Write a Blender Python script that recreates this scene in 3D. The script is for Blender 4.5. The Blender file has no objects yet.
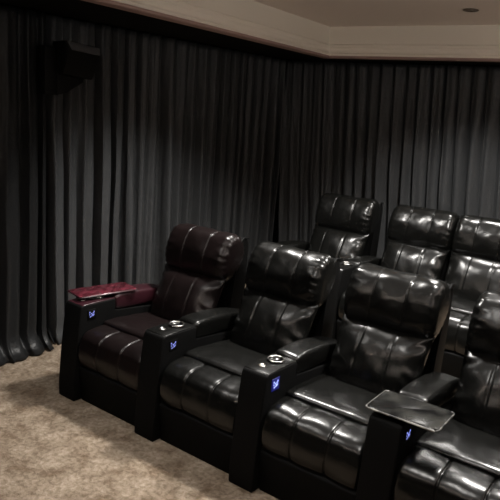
import bpy, bmesh, math, random
from mathutils import Vector, Matrix, noise
C = bpy.context.scene
PI = math.pi

# ------------------------------------------------------------ camera
YAW, PITCH, ROLL = 0.6285, 0.2222, 0.0752
fw = Vector((-math.sin(YAW)*math.cos(PITCH), math.cos(YAW)*math.cos(PITCH), -math.sin(PITCH)))
rt0 = Vector((math.cos(YAW), math.sin(YAW), 0)); up0 = rt0.cross(fw)
rt = rt0*math.cos(ROLL) + up0*math.sin(ROLL)
up = -rt0*math.sin(ROLL) + up0*math.cos(ROLL)
cd = bpy.data.cameras.new('camera'); cam = bpy.data.objects.new('camera', cd)
C.collection.objects.link(cam)
cd.sensor_width = 36; cd.lens = 36*629.13/500; cd.clip_start = .05
M4 = Matrix((rt, up, -fw)).transposed().to_4x4()
M4.translation = Vector((3.175, -2.426, 1.961))
cam.matrix_world = M4
C.camera = cam
# ------------------------------------------------------------ view and world
C.view_settings.view_transform = 'Standard'; C.view_settings.look = 'None'
C.view_settings.exposure = 0.0; C.view_settings.gamma = 1; C.view_settings.use_curve_mapping = False
w = bpy.data.worlds.new('world'); C.world = w; w.use_nodes = True
w.node_tree.nodes['Background'].inputs[0].default_value = (.02, .019, .018, 1)
w.node_tree.nodes['Background'].inputs[1].default_value = 1
# ------------------------------------------------------------ lamps
def spot(name, loc, power, size=2.1, r=.05, col=(1, .965, .915), aim=None, blend=.9):
    d = bpy.data.lights.new(name, 'SPOT'); d.energy = power; d.spot_size = size; d.spot_blend = blend
    d.shadow_soft_size = r; d.color = col
    o = bpy.data.objects.new(name, d); C.collection.objects.link(o); o.location = loc
    if aim: o.rotation_euler = (Vector(aim)-Vector(loc)).to_track_quat('-Z', 'Y').to_euler()
    return o
def area(name, loc, aim, sx, sy, power, col=(1, .95, .88)):
    d = bpy.data.lights.new(name, 'AREA'); d.shape = 'RECTANGLE'; d.size = sx; d.size_y = sy
    d.energy = power; d.color = col
    o = bpy.data.objects.new(name, d); C.collection.objects.link(o); o.location = loc
    o.rotation_euler = (Vector(aim)-Vector(loc)).to_track_quat('-Z', 'Y').to_euler()
    return o
TZ = 2.81            # tray ceiling height
SZ = 2.515            # soffit height
spot('downlight_lamp', (.62, 1.15, 2.70), 470, r=.12)
spot('downlight_lamp', (2.3, 1.2, 2.70), 470, r=.12)
spot('downlight_lamp', (1.48, 2.72, 2.70), 270, r=.12)
spot('downlight_lamp', (3.2, 2.6, 2.70), 70, r=.07)
spot('downlight_lamp', (.45, -.9, 2.70), 80, r=.2)
spot('downlight_lamp', (2.0, -.8, 2.70), 100, r=.2)
# unseen fill areas added at the far sides of the tray to brighten the ceiling
area('ceiling_fill', (4.3, .6, 2.54), (4.25, .6, 2.8), 5, .1, 65, (1, .95, .91))
area('ceiling_fill', (2.0, -2.9, 2.54), (2.0, -2.85, 2.8), 4, .1, 65, (1, .95, .91))

# ------------------------------------------------------------ materials
def mat(name, col, rough=.5, metal=0, spec=.5, bump=None, var=None, coat=0, emit=None, sheen=0):
    m = bpy.data.materials.new(name); m.use_nodes = True
    nt = m.node_tree; b = nt.nodes['Principled BSDF']
    b.inputs['Base Color'].default_value = (*col, 1); b.inputs['Roughness'].default_value = rough
    b.inputs['Metallic'].default_value = metal; b.inputs['Specular IOR Level'].default_value = spec
    b.inputs['Coat Weight'].default_value = coat; b.inputs['Coat Roughness'].default_value = .12
    b.inputs['Sheen Weight'].default_value = sheen
    tc = nt.nodes.new('ShaderNodeTexCoord')
    if emit:
        b.inputs['Emission Color'].default_value = (*emit[:3], 1); b.inputs['Emission Strength'].default_value = emit[3]
    if bump:
        prev = None
        for sc, st, dist in bump:
            n = nt.nodes.new('ShaderNodeTexNoise'); n.inputs['Scale'].default_value = sc
            n.inputs['Detail'].default_value = 4; nt.links.new(tc.outputs['Object'], n.inputs['Vector'])
            bp = nt.nodes.new('ShaderNodeBump'); bp.inputs['Strength'].default_value = st
            bp.inputs['Distance'].default_value = dist
            nt.links.new(n.outputs['Fac'], bp.inputs['Height'])
            if prev: nt.links.new(prev.outputs['Normal'], bp.inputs['Normal'])
            prev = bp
        nt.links.new(prev.outputs['Normal'], b.inputs['Normal'])
    if var:
        sc, c1, c2 = var
        n = nt.nodes.new('ShaderNodeTexNoise'); n.inputs['Scale'].default_value = sc; n.inputs['Detail'].default_value = 6
        nt.links.new(tc.outputs['Object'], n.inputs['Vector'])
        r = nt.nodes.new('ShaderNodeValToRGB'); r.color_ramp.elements[0].position = .42; r.color_ramp.elements[1].position = .64
        r.color_ramp.elements[0].color = (*c1, 1); r.color_ramp.elements[1].color = (*c2, 1)
        nt.links.new(n.outputs['Fac'], r.inputs['Fac']); nt.links.new(r.outputs['Color'], b.inputs['Base Color'])
    return m
LB = [(7, .2, .02), (30, .05, .005), (260, .06, .001)]
leather = mat('black_leather', (.003, .003, .0027), .26, spec=.34, bump=LB)
leather_redlit = mat('red_lit_black_leather', (.005, .003, .003), .3, spec=.34, bump=LB)  # red light on the first recliner, put into its leather colour
panel_m = mat('black_side_panel_leather', (.003, .003, .003), .6, spec=.06, bump=[(120, .2, .002)])
pad_redlit = mat('red_lit_pad_leather', (.022, .005, .008), .32, bump=LB, coat=.1)  # red light on the first arm, put into the pad colour
tray_redlit = mat('red_lit_tray_gloss', (.10, .012, .02), .25, coat=.4, bump=[(14, .15, .004)], var=(26, (.03, .004, .007), (.10, .014, .024)))  # red light falling on the tray, put into its colour
tray_m = mat('scuffed_black_tray', (.02, .02, .02), .2, coat=0, spec=.16, bump=[(30, .1, .004)], var=(9, (.004, .004, .004), (.022, .022, .02)))
scuff_m = mat('worn_tray_edge', (.2, .2, .19), .45, var=(22, (.004, .004, .004), (.26, .25, .23)), bump=[(90, .5, .003)])
gloss_m = mat('gloss_black_plastic', (.006, .006, .006), .15)
chrome_m = mat('satin_metal', (.55, .53, .5), .25, metal=1, bump=[(60, .2, .002)])
led_m = mat('blue_led_icon', (.1, .1, .3), .5, emit=(.3, .36, 1, 1.1))
led_bright = mat('bright_blue_led_icon', (.1, .1, .3), .5, emit=(.4, .5, 1, 2.2))
led_glow = mat('blue_lit_panel', (.01, .01, .06), .4, emit=(.02, .03, .5, .2))
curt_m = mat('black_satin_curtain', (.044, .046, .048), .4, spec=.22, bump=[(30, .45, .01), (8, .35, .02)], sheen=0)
curt_shade = mat('shaded_satin_curtain', (.013, .0135, .014), .4, spec=.2, bump=[(30, .45, .01), (8, .35, .02)], sheen=0)  # near panel's weaker light put into a darker curtain colour
wall_m = mat('black_wall_paint', (.012, .012, .012), .8, bump=[(80, .1, .001)])
soffit_m = mat('black_soffit_paint', (.006, .006, .006), .9, spec=.1, bump=[(80, .1, .001)])
ceil_m = mat('taupe_ceiling_paint', (.82, .74, .69), .8, bump=[(60, .06, .001)])
face_m = mat('beige_tray_face_paint', (.85, .80, .71), .75, bump=[(60, .06, .001)])
mould_m = mat('cream_moulding_paint', (.9, .85, .76), .5, bump=[(50, .05, .001)])
pink_m = mat('dusty_pink_trim_paint', (.40, .27, .25), .6, bump=[(50, .05, .001)])
spk_m = mat('black_speaker_shell', (.003, .003, .003), .6, spec=.1, bump=[(200, .1, .001)])
grille_m = mat('dark_grey_speaker_cloth', (.045, .045, .047), .8, bump=[(400, .4, .001)])
plat_m = None
def carpet(name):
    m = bpy.data.materials.new(name); m.use_nodes = True; nt = m.node_tree; b = nt.nodes['Principled BSDF']
    b.inputs['Roughness'].default_value = .95; b.inputs['Specular IOR Level'].default_value = .1
    tc = nt.nodes.new('ShaderNodeTexCoord')
    def nz(sc, det, dis=0):
        n = nt.nodes.new('ShaderNodeTexNoise'); n.inputs['Scale'].default_value = sc; n.inputs['Detail'].default_value = det
        n.inputs['Distortion'].default_value = dis
        nt.links.new(tc.outputs['Object'], n.inputs['Vector']); return n
    n1, n2, n3 = nz(7, 9, .6), nz(38, 5, .5), nz(160, 3)
    r = nt.nodes.new('ShaderNodeValToRGB'); e = r.color_ramp.elements
    e[0].position = .34; e[0].color = (.145, .109, .078, 1); e[1].position = .64; e[1].color = (.275, .228, .18, 1)
    nt.links.new(n1.outputs['Fac'], r.inputs['Fac'])
    r2 = nt.nodes.new('ShaderNodeValToRGB'); e = r2.color_ramp.elements
    e[0].position = .35; e[0].color = (.72, .68, .62, 1); e[1].position = .65; e[1].color = (1.2, 1.18, 1.16, 1)
    nt.links.new(n2.outputs['Fac'], r2.inputs['Fac'])
    mx = nt.nodes.new('ShaderNodeMix'); mx.data_type = 'RGBA'; mx.blend_type = 'MULTIPLY'; mx.inputs[0].default_value = 1
    nt.links.new(r.outputs[0], mx.inputs[6]); nt.links.new(r2.outputs[0], mx.inputs[7])
    nt.links.new(mx.outputs[2], b.inputs['Base Color'])
    ad = nt.nodes.new('ShaderNodeMath'); ad.operation = 'ADD'
    nt.links.new(n2.outputs['Fac'], ad.inputs[0]); nt.links.new(n3.outputs['Fac'], ad.inputs[1])
    bp = nt.nodes.new('ShaderNodeBump'); bp.inputs['Strength'].default_value = .8; bp.inputs['Distance'].default_value = .012
    nt.links.new(ad.outputs[0], bp.inputs['Height']); nt.links.new(bp.outputs[0], b.inputs['Normal'])
    return m
carpet_m = carpet('mottled_beige_carpet')

# ------------------------------------------------------------ mesh helpers
def link(name, bm, m, parent=None, smooth=True):
    me = bpy.data.meshes.new(name); bmesh.ops.recalc_face_normals(bm, faces=bm.faces); bm.to_mesh(me); bm.free()
    if smooth:
        for p in me.polygons: p.use_smooth = True
    me.materials.append(m)
    o = bpy.data.objects.new(name, me); C.collection.objects.link(o)
    if parent: o.parent = parent
    return o
def sharp(o, ang=35):
    md = o.modifiers.new('e', 'EDGE_SPLIT'); md.split_angle = math.radians(ang); return o
def bevel(o, w=.004, seg=2):
    md = o.modifiers.new('b', 'BEVEL'); md.width = w; md.segments = seg; md.limit_method = 'ANGLE'
    md.angle_limit = math.radians(35)
    return sharp(o, 50)
def box(bm, x0, x1, y0, y1, z0, z1):
    v = [bm.verts.new((x, y, z)) for x in (x0, x1) for y in (y0, y1) for z in (z0, z1)]
    for f in ((0, 1, 3, 2), (4, 6, 7, 5), (0, 4, 5, 1), (2, 3, 7, 6), (0, 2, 6, 4), (1, 5, 7, 3)):
        bm.faces.new([v[i] for i in f])
    return v
def prism(bm, loop, x0, x1):
    """loop of (y,z) extruded along x"""
    a = [bm.verts.new((x0, y, z)) for y, z in loop]; b = [bm.verts.new((x1, y, z)) for y, z in loop]
    n = len(loop)
    for i in range(n): bm.faces.new((a[i], a[(i+1) % n], b[(i+1) % n], b[i]))
    bm.faces.new(a); bm.faces.new(b[::-1])
def smooth_loop(pts, n=72):
    """closed Catmull-Rom through pts, resampled evenly"""
    P = [Vector(p) for p in pts]; k = len(P); d = []
    for i in range(k):
        p0, p1, p2, p3 = P[i-1], P[i], P[(i+1) % k], P[(i+2) % k]
        for s in range(24):
            t = s/24
            d.append(.5*((2*p1)+(p2-p0)*t+(2*p0-5*p1+4*p2-p3)*t*t+(3*p1-p0-3*p2+p3)*t**3))
    L = [0]
    for i in range(len(d)): L.append(L[-1]+(d[(i+1) % len(d)]-d[i]).length)
    out = []; j = 0
    for i in range(n):
        t = L[-1]*i/n
        while L[j+1] < t: j += 1
        f = (t-L[j])/max(1e-9, L[j+1]-L[j]); out.append(d[j].lerp(d[(j+1) % len(d)], f))
    return out
def cushion(loop, x0, x1, seams=(), r=.04, puff=.008, groove=.010, gw=.006, seed=0, amp=.004, n=72, nx=56, pleat=0, flare=0):
    """padded leather cushion: a rounded profile swept along x, grooved at its stitched seams"""
    bm = bmesh.new(); L = smooth_loop(loop, n); rings = []
    N = []
    for i in range(n):
        t = (L[(i+1) % n]-L[i-1]); N.append(Vector((t.y, -t.x)).normalized())
    ar = sum(L[i].x*L[(i+1) % n].y-L[(i+1) % n].x*L[i].y for i in range(n))
    if ar < 0: N = [-v for v in N]
    xs = []
    for i in range(nx+1):
        t = i/nx; xs.append(x0+(x1-x0)*(.5-.5*math.cos(PI*t))*.55+(x1-x0)*t*.45)
    for s in seams:
        xs += [s+q for q in (-.012, -.006, -.003, 0, .003, .006, .012)]
    xs = sorted(xs)
    cuts = [x0]+sorted(seams)+[x1]
    for x in xs:
        e = min(x-x0, x1-x); d = 0
        if e < r: q = 1-e/r; d = r*(1-math.sqrt(max(0, 1-q*q)))*.92
        for s in seams: d += groove*math.exp(-((x-s)/gw)**2)
        for a, b in zip(cuts, cuts[1:]):
            if a <= x <= b: d -= puff*math.sin(PI*(x-a)/(b-a))**.7 if b > a else 0
        ring = []
        for i in range(n):
            p = L[i]-N[i]*d
            v = Vector((x, p.x, p.y))
            nn = Vector((0, N[i].x, N[i].y))
            k = noise.noise(v*9+Vector((seed*7.3, 0, 0)))*amp+noise.noise(v*24+Vector((0, seed*3.1, 0)))*amp*.22
            if pleat and e < .11:
                k += pleat*(1-e/.11)*math.sin(i*2*PI/n*17+noise.noise(v*12)*3)*(.5+.5*noise.noise(v*6+Vector((seed, 0, 0))))
            ring.append(bm.verts.new(v+nn*k))
        rings.append(ring)
    for a, b in zip(rings, rings[1:]):
        for i in range(n): bm.faces.new((a[i], a[(i+1) % n], b[(i+1) % n], b[i]))
    for ring in (rings[0], rings[-1]):
        c = bm.verts.new(sum((v.co for v in ring), Vector())/n)
        for i in range(n): bm.faces.new((ring[i], ring[(i+1) % n], c))
    return bm
def pillow(o, ex, ez, en, T, seams, seed, corner=.02):
    """scatter pillow with pointed corners; o centre, ex/ez half axes, en normal (front), T half thickness"""
    bm = bmesh.new(); nu, nv = 60, 34; g = {}
    for side in (1, -1):
        for i in range(nu+1):
            for j in range(nv+1):
                u = -1+2*i/nu; v = -1+2*j/nv
                edge = i in (0, nu) or j in (0, nv)
                if side < 0 and edge: g[side, i, j] = g[1, i, j]; continue
                th = T*((1-abs(u)**2.8)**.55)*((1-abs(v)**2.6)**.55)*(1 if side > 0 else .5)
                uu = u*(1-.05*(1-v*v)*abs(u)); vv = v*(1-.06*(1-u*u)*(1 if v > 0 else .3))
                p = o+ex*uu+ez*vv
                if side > 0:
                    for s in seams: th -= .009*math.exp(-((u-s)/.02)**2)*(1-abs(v)**3)
                    rad = math.sin(math.atan2(v-.9*(1 if v > 0 else -1), (u-(1 if u > 0 else -1))*1.5)*13)
                    ce = max(0, 1-(1-abs(u))/.35)
                    th += (.008*ce*math.sin(v*13+noise.noise(p*9)*4+seed)+noise.noise(p*11+Vector((seed*5, 0, 0)))*.006)*(1 if not edge else 0)
                    if edge: th = 0
                g[side, i, j] = bm.verts.new(p+en*th*(1 if side > 0 else -1))
    for side in (1, -1):
        for i in range(nu):
            for j in range(nv):
                bm.faces.new([g[side, i, j], g[side, i+1, j], g[side, i+1, j+1], g[side, i, j+1]])
    return bm
def tube(bm, pts, r, seg=8, closed=False):
    rings = []; n = len(pts); P = [Vector(p) for p in pts]
    for i, p in enumerate(P):
        t = ((P[(i+1) % n] if closed or i < n-1 else p)-(P[i-1] if closed or i > 0 else p)).normalized()
        a = t.orthogonal().normalized() if abs(t.x) > .9 else t.cross(Vector((1, 0, 0))).normalized()
        b = t.cross(a)
        rings.append([bm.verts.new(p+(a*math.cos(2*PI*k/seg)+b*math.sin(2*PI*k/seg))*r) for k in range(seg)])
    for i in range(n if closed else n-1):
        A, B = rings[i], rings[(i+1) % n]
        for k in range(seg): bm.faces.new((A[k], A[(k+1) % seg], B[(k+1) % seg], B[k]))
    if not closed: bm.faces.new(rings[0]); bm.faces.new(rings[-1][::-1])
def lathe(bm, prof, c, seg=32):
    rings = []
    for r, z in prof: rings.append([bm.verts.new((c[0]+r*math.cos(2*PI*k/seg), c[1]+r*math.sin(2*PI*k/seg), c[2]+z)) for k in range(seg)])
    for A, B in zip(rings, rings[1:]):
        for k in range(seg): bm.faces.new((A[k], A[(k+1) % seg], B[(k+1) % seg], B[k]))
    bm.faces.new(rings[0][::-1]); bm.faces.new(rings[-1])
def struct(o): o['kind'] = 'structure'; return o

# ------------------------------------------------------------ room shell
K = Vector((-.245, 3.36)); XR = Vector((.9998, .02)); YR = Vector((-.0787, .9969))
def RW(u, v): return K+XR*u+YR*v
XW0, XW1, YW0, YW1 = -1.25, 5.2, -4.6, 4.45
bm = bmesh.new(); box(bm, XW0, XW1, YW0, YW1, -.1, 0); struct(link('floor', bm, carpet_m, smooth=False))
PLZ = .13; PLY = 1.76
bm = bmesh.new(); box(bm, XW0, XW1, PLY, YW1, 0, PLZ)
o = bevel(link('trim_1', bm, carpet_m, smooth=False), .012, 3); struct(o)
for nm, b in (('wall_left', (XW0-.1, XW0, YW0, YW1, 0, 2.95)), ('wall_right', (XW1, XW1+.1, YW0, YW1, 0, 2.95)),
              ('wall_back', (XW0, XW1, YW1, YW1+.1, 0, 2.95)), ('wall_front', (XW0, XW1, YW0-.1, YW0, 0, 2.95))):
    bm = bmesh.new(); box(bm, *b); struct(link(nm, bm, wall_m, smooth=False))
bm = bmesh.new(); box(bm, XW0-.1, XW1+.1, YW0-.1, YW1+.1, TZ, TZ+.1); struct(link('ceiling', bm, ceil_m, smooth=False))
# dropped black soffit round the room: left strip, back strip, right strip, front strip
TU, TV = 4.7, -6.4        # size of the tray opening
def slab(name, pts, z0, z1, m):
    bm = bmesh.new(); a = [bm.verts.new((p.x, p.y, z0)) for p in pts]; b = [bm.verts.new((p.x, p.y, z1)) for p in pts]; n = len(pts)
    bm.faces.new(a); bm.faces.new(b[::-1])
    for i in range(n): bm.faces.new((a[i], a[(i+1) % n], b[(i+1) % n], b[i]))
    return struct(link(name, bm, m, smooth=False))
c00, c10, c11, c01 = RW(-.02, .02), RW(TU, .02), RW(TU, TV), RW(-.02, TV)
wl0, wl1 = Vector((XW0, YW0)), Vector((XW0, YW1)); wr0, wr1 = Vector((XW1, YW0)), Vector((XW1, YW1))
slab('trim_2', [wl0, c01, c00, wl1], SZ, TZ, soffit_m)
slab('trim_3', [wl1, c00, c10, wr1], SZ, TZ, soffit_m)
slab('trim_4', [wr1, c10, c11, wr0], SZ, TZ, soffit_m)
slab('trim_5', [wr0, c11, c01, wl0], SZ, TZ, soffit_m)
# tray face, moulding and pink lower lip, swept round the opening (u = outward into the tray)
def sweep(name, prof, m):
    """prof: (inset into tray, z)"""
    bm = bmesh.new(); cs = [((0, 0), (1, -1)), ((TU, 0), (-1, -1)), ((TU, TV), (-1, 1)), ((0, TV), (1, 1))]
    rows = []
    for (u, v), (du, dv) in cs:
        rows.append([bm.verts.new((*RW(u+du*s, v+dv*s), z)) for s, z in prof])
    n = len(prof)
    for i in range(4):
        A, B = rows[i], rows[(i+1) % 4]
        for k in range(n): bm.faces.new((A[k], A[(k+1) % n], B[(k+1) % n], B[k]))
    return struct(sharp(link(name, bm, m), 30))
sweep('trim_6', [(-.02, SZ+.07), (.0, SZ+.07), (.0, TZ), (-.02, TZ)], face_m)
cr = [(-.01, SZ+.022), (.062, SZ+.022), (.062, SZ+.034)]
for k in range(7):
    a = PI/2*k/6; cr.append((.058-.026*math.sin(a), SZ+.036+.026*(1-math.cos(a))))
cr += [(.034, SZ+.066), (.034, SZ+.074)]
for k in range(6):
    a = PI/2*k/5; cr.append((.012+.018*math.cos(a), SZ+.078+.020*math.sin(a)))
cr += [(-.01, SZ+.100)]
cr = [(a*1.15, SZ+.012+(b-SZ-.022)*1.5) for a, b in cr]
sweep('trim_7', cr, mould_m)
sweep('trim_8', [(-.06, SZ-.008), (.046, SZ-.008), (.052, SZ-.002), (.052, SZ+.012), (-.06, SZ+.012)], pink_m)

# ------------------------------------------------------------ curtains
def curtain(name, p0, p1, z0, z1, m, label, seed, wl=.125, amp=.042, puddle=.05, group=None, n_per=16, lean=0):
    rnd = random.Random(seed); p0 = Vector(p0); p1 = Vector(p1); L = (p1-p0).length; t = (p1-p0)/L
    nrm = Vector((-t.y, t.x))
    if nrm.dot(Vector((2, 0))-p0) < 0: nrm = -nrm
    n = int(L/wl*n_per); nz = 46
    # irregular fold phase along the width
    ph = [0]; a = []
    for i in range(n): ph.append(ph[-1]+2*PI*(L/n)/(wl*(1+.42*noise.noise(Vector((i*L/n*2.7, seed, 0))))))
    bm = bmesh.new(); G = []
    for j in range(nz+1):
        f = j/nz; z = z1+(z0-z1)*f; row = []
        for i in range(n+1):
            s = L*i/n
            w1 = noise.noise(Vector((s*1.6, f*1.3, seed+5)))*1.5*f
            q = ph[i]+w1
            A = amp*(.7+.6*noise.noise(Vector((s*5, f*.8, seed+9))))*(.55+.45*min(1, f*2.2))
            off = A*(2.3*abs(math.sin(.5*q))**.55-1.4+.22*math.sin(2.1*q+1.3+2*f)+.30*math.sin(.37*q+seed+2*f))
            off += .014*noise.noise(Vector((s*22, f*5, seed)))*min(1, f*3)
            ss = s+A*.45*math.cos(q)+lean*(f-.5)
            zz = z
            if f > .93 and puddle:
                g = (f-.93)/.07; off *= 1-.72*g; off += puddle*g*g+.045*g*noise.noise(Vector((s*14, 0, seed))); zz += .012*g*(noise.noise(Vector((s*9, 3, seed)))+.9)
            c = p0+t*min(max(ss, 0), L)+nrm*off
            row.append(bm.verts.new((c.x, c.y, zz)))
        G.append(row)
    for A_, B_ in zip(G, G[1:]):
        for i in range(n): bm.faces.new((A_[i], A_[i+1], B_[i+1], B_[i]))
    o = link(name, bm, m)
    md = o.modifiers.new('s', 'SOLIDIFY'); md.thickness = .003
    o['label'] = label; o['category'] = 'curtain'
    if group: o['group'] = group
    return o
CX = (-.98, 3.74)
curtain('curtain', (-.80, -1.6), (-.845, .44), .004, SZ-.004, curt_shade, 'shade-darkened pleated curtain panel left of the wall speaker, pooling on the carpet', 3, wl=.15, amp=.055, puddle=.12)
curtain('curtain', (-.90, .47), (CX[0], CX[1]-.08), .004, SZ-.004, curt_m, 'long black satin curtain along the left wall behind the first recliner', 11, wl=.16, amp=.08, puddle=.09)
curtain('curtain', (CX[0]+.02, CX[1]), (4.9, 4.12), PLZ+.004, SZ-.004, curt_m, 'black satin curtain across the back wall behind the rear row of recliners', 23, wl=.135, amp=.065, lean=.2)

# ------------------------------------------------------------ recliners
W = .567; AW = .1625; AH = .645
def empty(name, loc, label, cat, group=None):
    o = bpy.data.objects.new(name, None); C.collection.objects.link(o); o.location = loc
    o.empty_display_size = .1; o['label'] = label; o['category'] = cat
    if group: o['group'] = group
    return o
HEAD = [(.802, 1.035), (.842, 1.084), (.905, 1.104), (.962, 1.098), (1.005, 1.06), (1.02, .98), (1.0, .90), (.93, .82), (.855, .785), (.795, .797), (.760, .855), (.768, .955)]
FRONT = [(.034, .40), (.05, .445), (.10, .478), (.19, .487), (.29, .478), (.33, .44), (.31, .36), (.20, .29), (.10, .247), (.05, .25), (.026, .29), (.022, .35)]
SEAT = [(.225, .494), (.24, .506), (.32, .512), (.50, .498), (.74, .470), (.78, .44), (.76, .40), (.5, .40), (.30, .43), (.235, .475)]
def recliner(x, y, z, label, group, seed, arm='left', leat=leather, pad=None, tray=None, bright=False, aw=AW, wd=W, cup=True, panel=True):
    pad = pad or leat
    t = empty('recliner', (x, y, z), label, 'recliner', group); h = wd/2; s3 = wd/6*1.04
    # base, shell
    bm = bmesh.new(); prism(bm, [(.055, .0), (.03, .235), (.06, .262), (.36, .36), (.9, .38), (.95, .0)], -h+.004, h-.004)
    bevel(link('base', bm, panel_m, t), .008, 3)
    bm = bmesh.new(); prism(bm, [(.84, .0), (.86, .38), (.90, .80), (.925, 1.04), (.955, 1.078), (1.03, 1.075), (1.055, 1.03), (1.05, .75), (1.0, .0)], -h+.012, h-.012)
    sh = bevel(link('back_shell', bm, panel_m, t), .014, 3)
    for sx in (-1, 1):
        bm = bmesh.new(); tube(bm, [(sx*(h-.010), a, b) for a, b in ((.86, .46), (.885, .66), (.905, .80), (.925, .95), (.945, 1.05), (.985, 1.083), (1.035, 1.075))], .0065)
        link('piping', bm, panel_m, sh)
    # cushions
    link('headrest', cushion(HEAD, -h+.002, h-.002, (-s3, s3), r=.06, puff=.005, groove=.007, gw=.003, seed=seed, amp=.007, pleat=.007), leat, t)
    o = Vector((0, .727, .62)); ez = Vector((0, .085, .20)); en = Vector((0, -.205, .085)).normalized()
    link('back_cushion', pillow(o, Vector((h-.001, 0, 0)), ez, en, .105, (-.34, .34), seed), leat, t)
    link('footrest_cushion', cushion(FRONT, -h+.002, h-.002, (-s3, s3), r=.026, puff=.005, groove=.008, gw=.0045, seed=seed+20, amp=.005), leat, t)
    link('seat_cushion', cushion(SEAT, -h+.004, h-.004, (), r=.014, puff=.006, seed=seed+40, amp=.004), leat, t)
    if arm != 'left': return t
    ax = -h-aw/2; a0, a1 = ax-aw/2+.001, ax+aw/2-.001
    # arm body: raked front, level console, lower side behind
    bm = bmesh.new()
    prism(bm, [(.0, .0), (-.002, .10), (.012, .30), (.030, .48), (.046, .615), (.056, .638), (.075, AH), (.335, AH-.004), (.340, AH-.02), (.342, .56), (.90, .50), (1.0, .48), (.99, .0)], a0, a1)
    ar = bevel(link('armrest', bm, panel_m, t), .009, 3)
    # console top skin
    cz = AH
    bm = bmesh.new(); prism(bm, [(.064, cz-.006), (.072, cz+.002), (.20, cz+.004), (.332, cz+.001), (.336, cz-.006)], a0+.004, a1-.004)
    bevel(link('console_top', bm, pad, ar), .003, 2)
    # padded lid
    PADL = [(.346, .648), (.375, .660), (.50, .662), (.68, .645), (.82, .620), (.90, .59), (.90, .55), (.86, .535), (.6, .545), (.37, .560), (.344, .60)]
    link('arm_pad', cushion(PADL, a0+.001, a1-.001, (), r=.02, puff=.006, seed=seed+60, amp=.003, nx=24), pad, ar)
    # inner side slot line
    if cup:
        bm = bmesh.new()
        lathe(bm, [(.030, .001), (.047, .001), (.050, .006), (.047, .011), (.038, .012), (.036, .004), (.034, .0015)], (ax, .245, cz+.002))
        ch = link('cup_holder', bm, gloss_m, ar); ch['label'] = 'dark round cup holder with silver rim'
        bm = bmesh.new(); pts = [(ax+.043*math.cos(a*PI/20), .245+.043*math.sin(a*PI/20), cz+.0135) for a in range(40)]
        tube(bm, pts, .0035, 6, True); link('rim', bm, chrome_m, ch)
        bm = bmesh.new(); lathe(bm, [(.019, 0), (.021, .003), (.019, .006), (.012, .007), (.010, .004)], (ax-.012, .135, cz+.003), 24)
        link('power_button', bm, chrome_m, ar)
    if not panel: return t
    # control panel on the inner side with small lit icons
    px = a1; cy, cz2 = .135, .575
    bm = bmesh.new(); box(bm, px-.002, px+.003, cy-.034, cy+.034, cz2-.034, cz2+.034)
    cp = bevel(link('control_panel', bm, led_glow if bright else panel_m, ar), .002, 2)
    if bright: cp['label'] = 'control panel glowing deep blue'
    bm = bmesh.new()
    for (dy, dzz, ry, rz) in ((-.019, .016, .004, .005), (-.019, 0, .003, .004), (-.014, -.016, .005, .003), (-.004, .006, .005, .003), (.002, -.002, .004, .003),
                              (.008, -.010, .004, .004), (.010, .008, .003, .004), (.017, .016, .003, .006), (.016, -.004, .003, .004), (-.004, -.012, .003, .003)):
        k = .95; ry *= .72; rz *= .8
        box(bm, px+.0025, px+.0045, cy+dy*k-ry, cy+dy*k+ry, cz2+dzz*k-rz, cz2+dzz*k+rz)
    link('icon_light', bm, led_bright if bright else led_m, cp, smooth=False)
    if tray:
        cx, cy2, rz, lx, ly, tm, lab = tray
        bm = bmesh.new(); box(bm, -lx/2, lx/2, -ly/2, ly/2, 0, .014)
        bmesh.ops.bevel(bm, geom=[e for e in bm.edges if abs(e.verts[0].co.z-e.verts[1].co.z) > .01], offset=.016, segments=4, affect='EDGES')
        tr = bevel(link('tray_table', bm, tm, t), .003, 2); tr.location = (cx-x, cy2-y, .668); tr.rotation_euler = (0, 0, rz); tr['label'] = lab
        bm = bmesh.new(); lathe(bm, [(.028, 0), (.028, .018), (.018, .02), (.018, .024)], (0, 0, -.025), 20)
        po = link('tray_post', bm, gloss_m, tr); c, s = math.cos(-rz), math.sin(-rz)
        vx, vy = (x+ax)-cx, (y+.2)-cy2; po.location = (vx*c-vy*s, vx*s+vy*c, 0)
        bm = bmesh.new(); q = .0
        pts = []
        for (qx, qy, a0_) in ((lx/2-.016, ly/2-.016, 0), (-lx/2+.016, ly/2-.016, 90), (-lx/2+.016, -ly/2+.016, 180), (lx/2-.016, -ly/2+.016, 270)):
            for k in range(5):
                a = math.radians(a0_+k*22.5); pts.append((qx+.0165*math.cos(a), qy+.0165*math.sin(a), .0075))
        tube(bm, pts, .0045, 8, True)
        link('tray_edge', bm, scuff_m if tm is tray_m else pad_redlit, tr)
    return t
P_ = .730
G1, G2 = 'front row of recliners', 'rear row of recliners'
recliner(P_*.5, 0, 0, 'leftmost front-row black leather recliner with red-lit-tinted tray table on its left arm', G1, 1, leat=leather_redlit, pad=pad_redlit,
         tray=(-.035, .325, -.2, .195, .43, tray_redlit, 'glossy tray table tinted as if red-lit'))
recliner(P_*1.5, 0, 0, 'front-row black leather recliner second from the left, small blue icons on its uncovered cup-holder arm', G1, 2)
recliner(P_*2.5, 0, 0, 'front-row black leather recliner third from the left, brightest blue panel on its cup-holder arm', G1, 3, bright=True)
recliner(P_*3.5, 0, 0, 'front-row black leather recliner at right edge with scuffed black tray table on its arm', G1, 4,
         tray=(2.252, .172, .02, .335, .235, tray_m, 'scuffed black tray table with worn pale edges'), cup=False)
recliner(.515, 1.817, PLZ, 'leftmost rear-row black leather recliner standing apart against the curtain', G2, 5, aw=.15, panel=False)
recliner(1.245, 1.817, PLZ, 'middle rear-row black leather recliner directly right of the gap', G2, 6, aw=.14, panel=False)
recliner(1.815, 1.817, PLZ, 'rightmost rear-row black leather recliner, cut by the right edge', G2, 7, arm=None)

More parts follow.
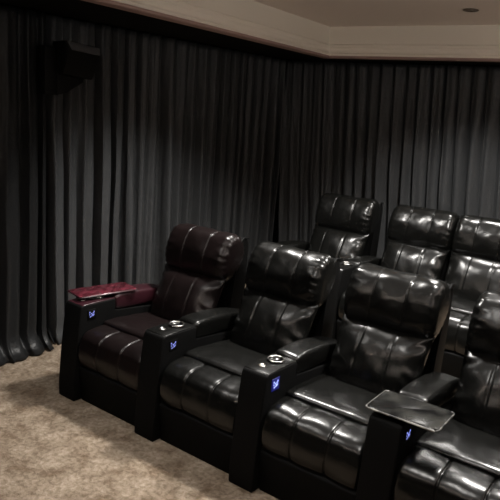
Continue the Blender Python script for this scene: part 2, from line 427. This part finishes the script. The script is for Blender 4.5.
# ------------------------------------------------------------ wall speaker
t = empty('wall_speaker', (-.72, .50, 2.02), 'black angular wall speaker mounted high in front of the left curtain', 'speaker')
bm = bmesh.new()
# cabinet: faceted, front leaning down toward the seats
O = Vector((-.72, .50, 2.02))
def hull(name, pts, m, bv, parent):
    bm = bmesh.new(); [bm.verts.new(Vector(p)-O) for p in pts]; bmesh.ops.convex_hull(bm, input=bm.verts[:])
    return bevel(link(name, bm, m, parent), bv, 3)
hull('cabinet', [(-.55, .391, 2.318), (-.55, .69, 2.298), (-.532, .68, 2.24), (-.532, .42, 2.256), (-.62, .685, 2.07), (-.62, .423, 2.095),
     (-.73, .41, 2.315), (-.73, .67, 2.30), (-.73, .43, 2.09), (-.73, .66, 2.075)], spk_m, .012, t)
g = hull('grille', [(-.546, .40, 2.314), (-.546, .682, 2.295), (-.527, .672, 2.243), (-.527, .43, 2.258), (-.56, .40, 2.31), (-.56, .68, 2.29), (-.545, .67, 2.24), (-.545, .43, 2.25)], grille_m, .003, t)
g['label'] = 'dark grey upper grille'
hull('bracket', [(a, b, c) for a in (-.78, -.69) for b in (.325, .44) for c in (1.945, 2.275)], spk_m, .006, t)
hull('mounting_arm', [(a, b, c) for a in (-.76, -.68) for b, c in ((.42, 1.95), (.50, 1.965), (.65, 2.05), (.65, 2.10), (.42, 2.10))], spk_m, .006, t)
for a, b, c in ((.178, -.075, .290), (.19, .145, .228)):
    bm = bmesh.new(); box(bm, a, a+.004, b-.004, b+.004, c-.004, c+.004); link('screw', bm, chrome_m, t)

# ------------------------------------------------------------ ceiling fitting
t = empty('ceiling_fitting', (1.42, 2.61, TZ), 'small dark round fitting recessed in the taupe tray ceiling', 'downlight')
bm = bmesh.new(); lathe(bm, [(.030, 0), (.055, 0), (.060, -.004), (.056, -.010), (.040, -.012), (.034, -.004)], (0, 0, 0))
link('trim_ring', bm, mat('brown_metal_ring', (.12, .09, .07), .4, metal=.5), t)
bm = bmesh.new(); lathe(bm, [(.034, -.001), (.034, -.006), (.02, -.009)], (0, 0, 0)); link('baffle', bm, gloss_m, t)
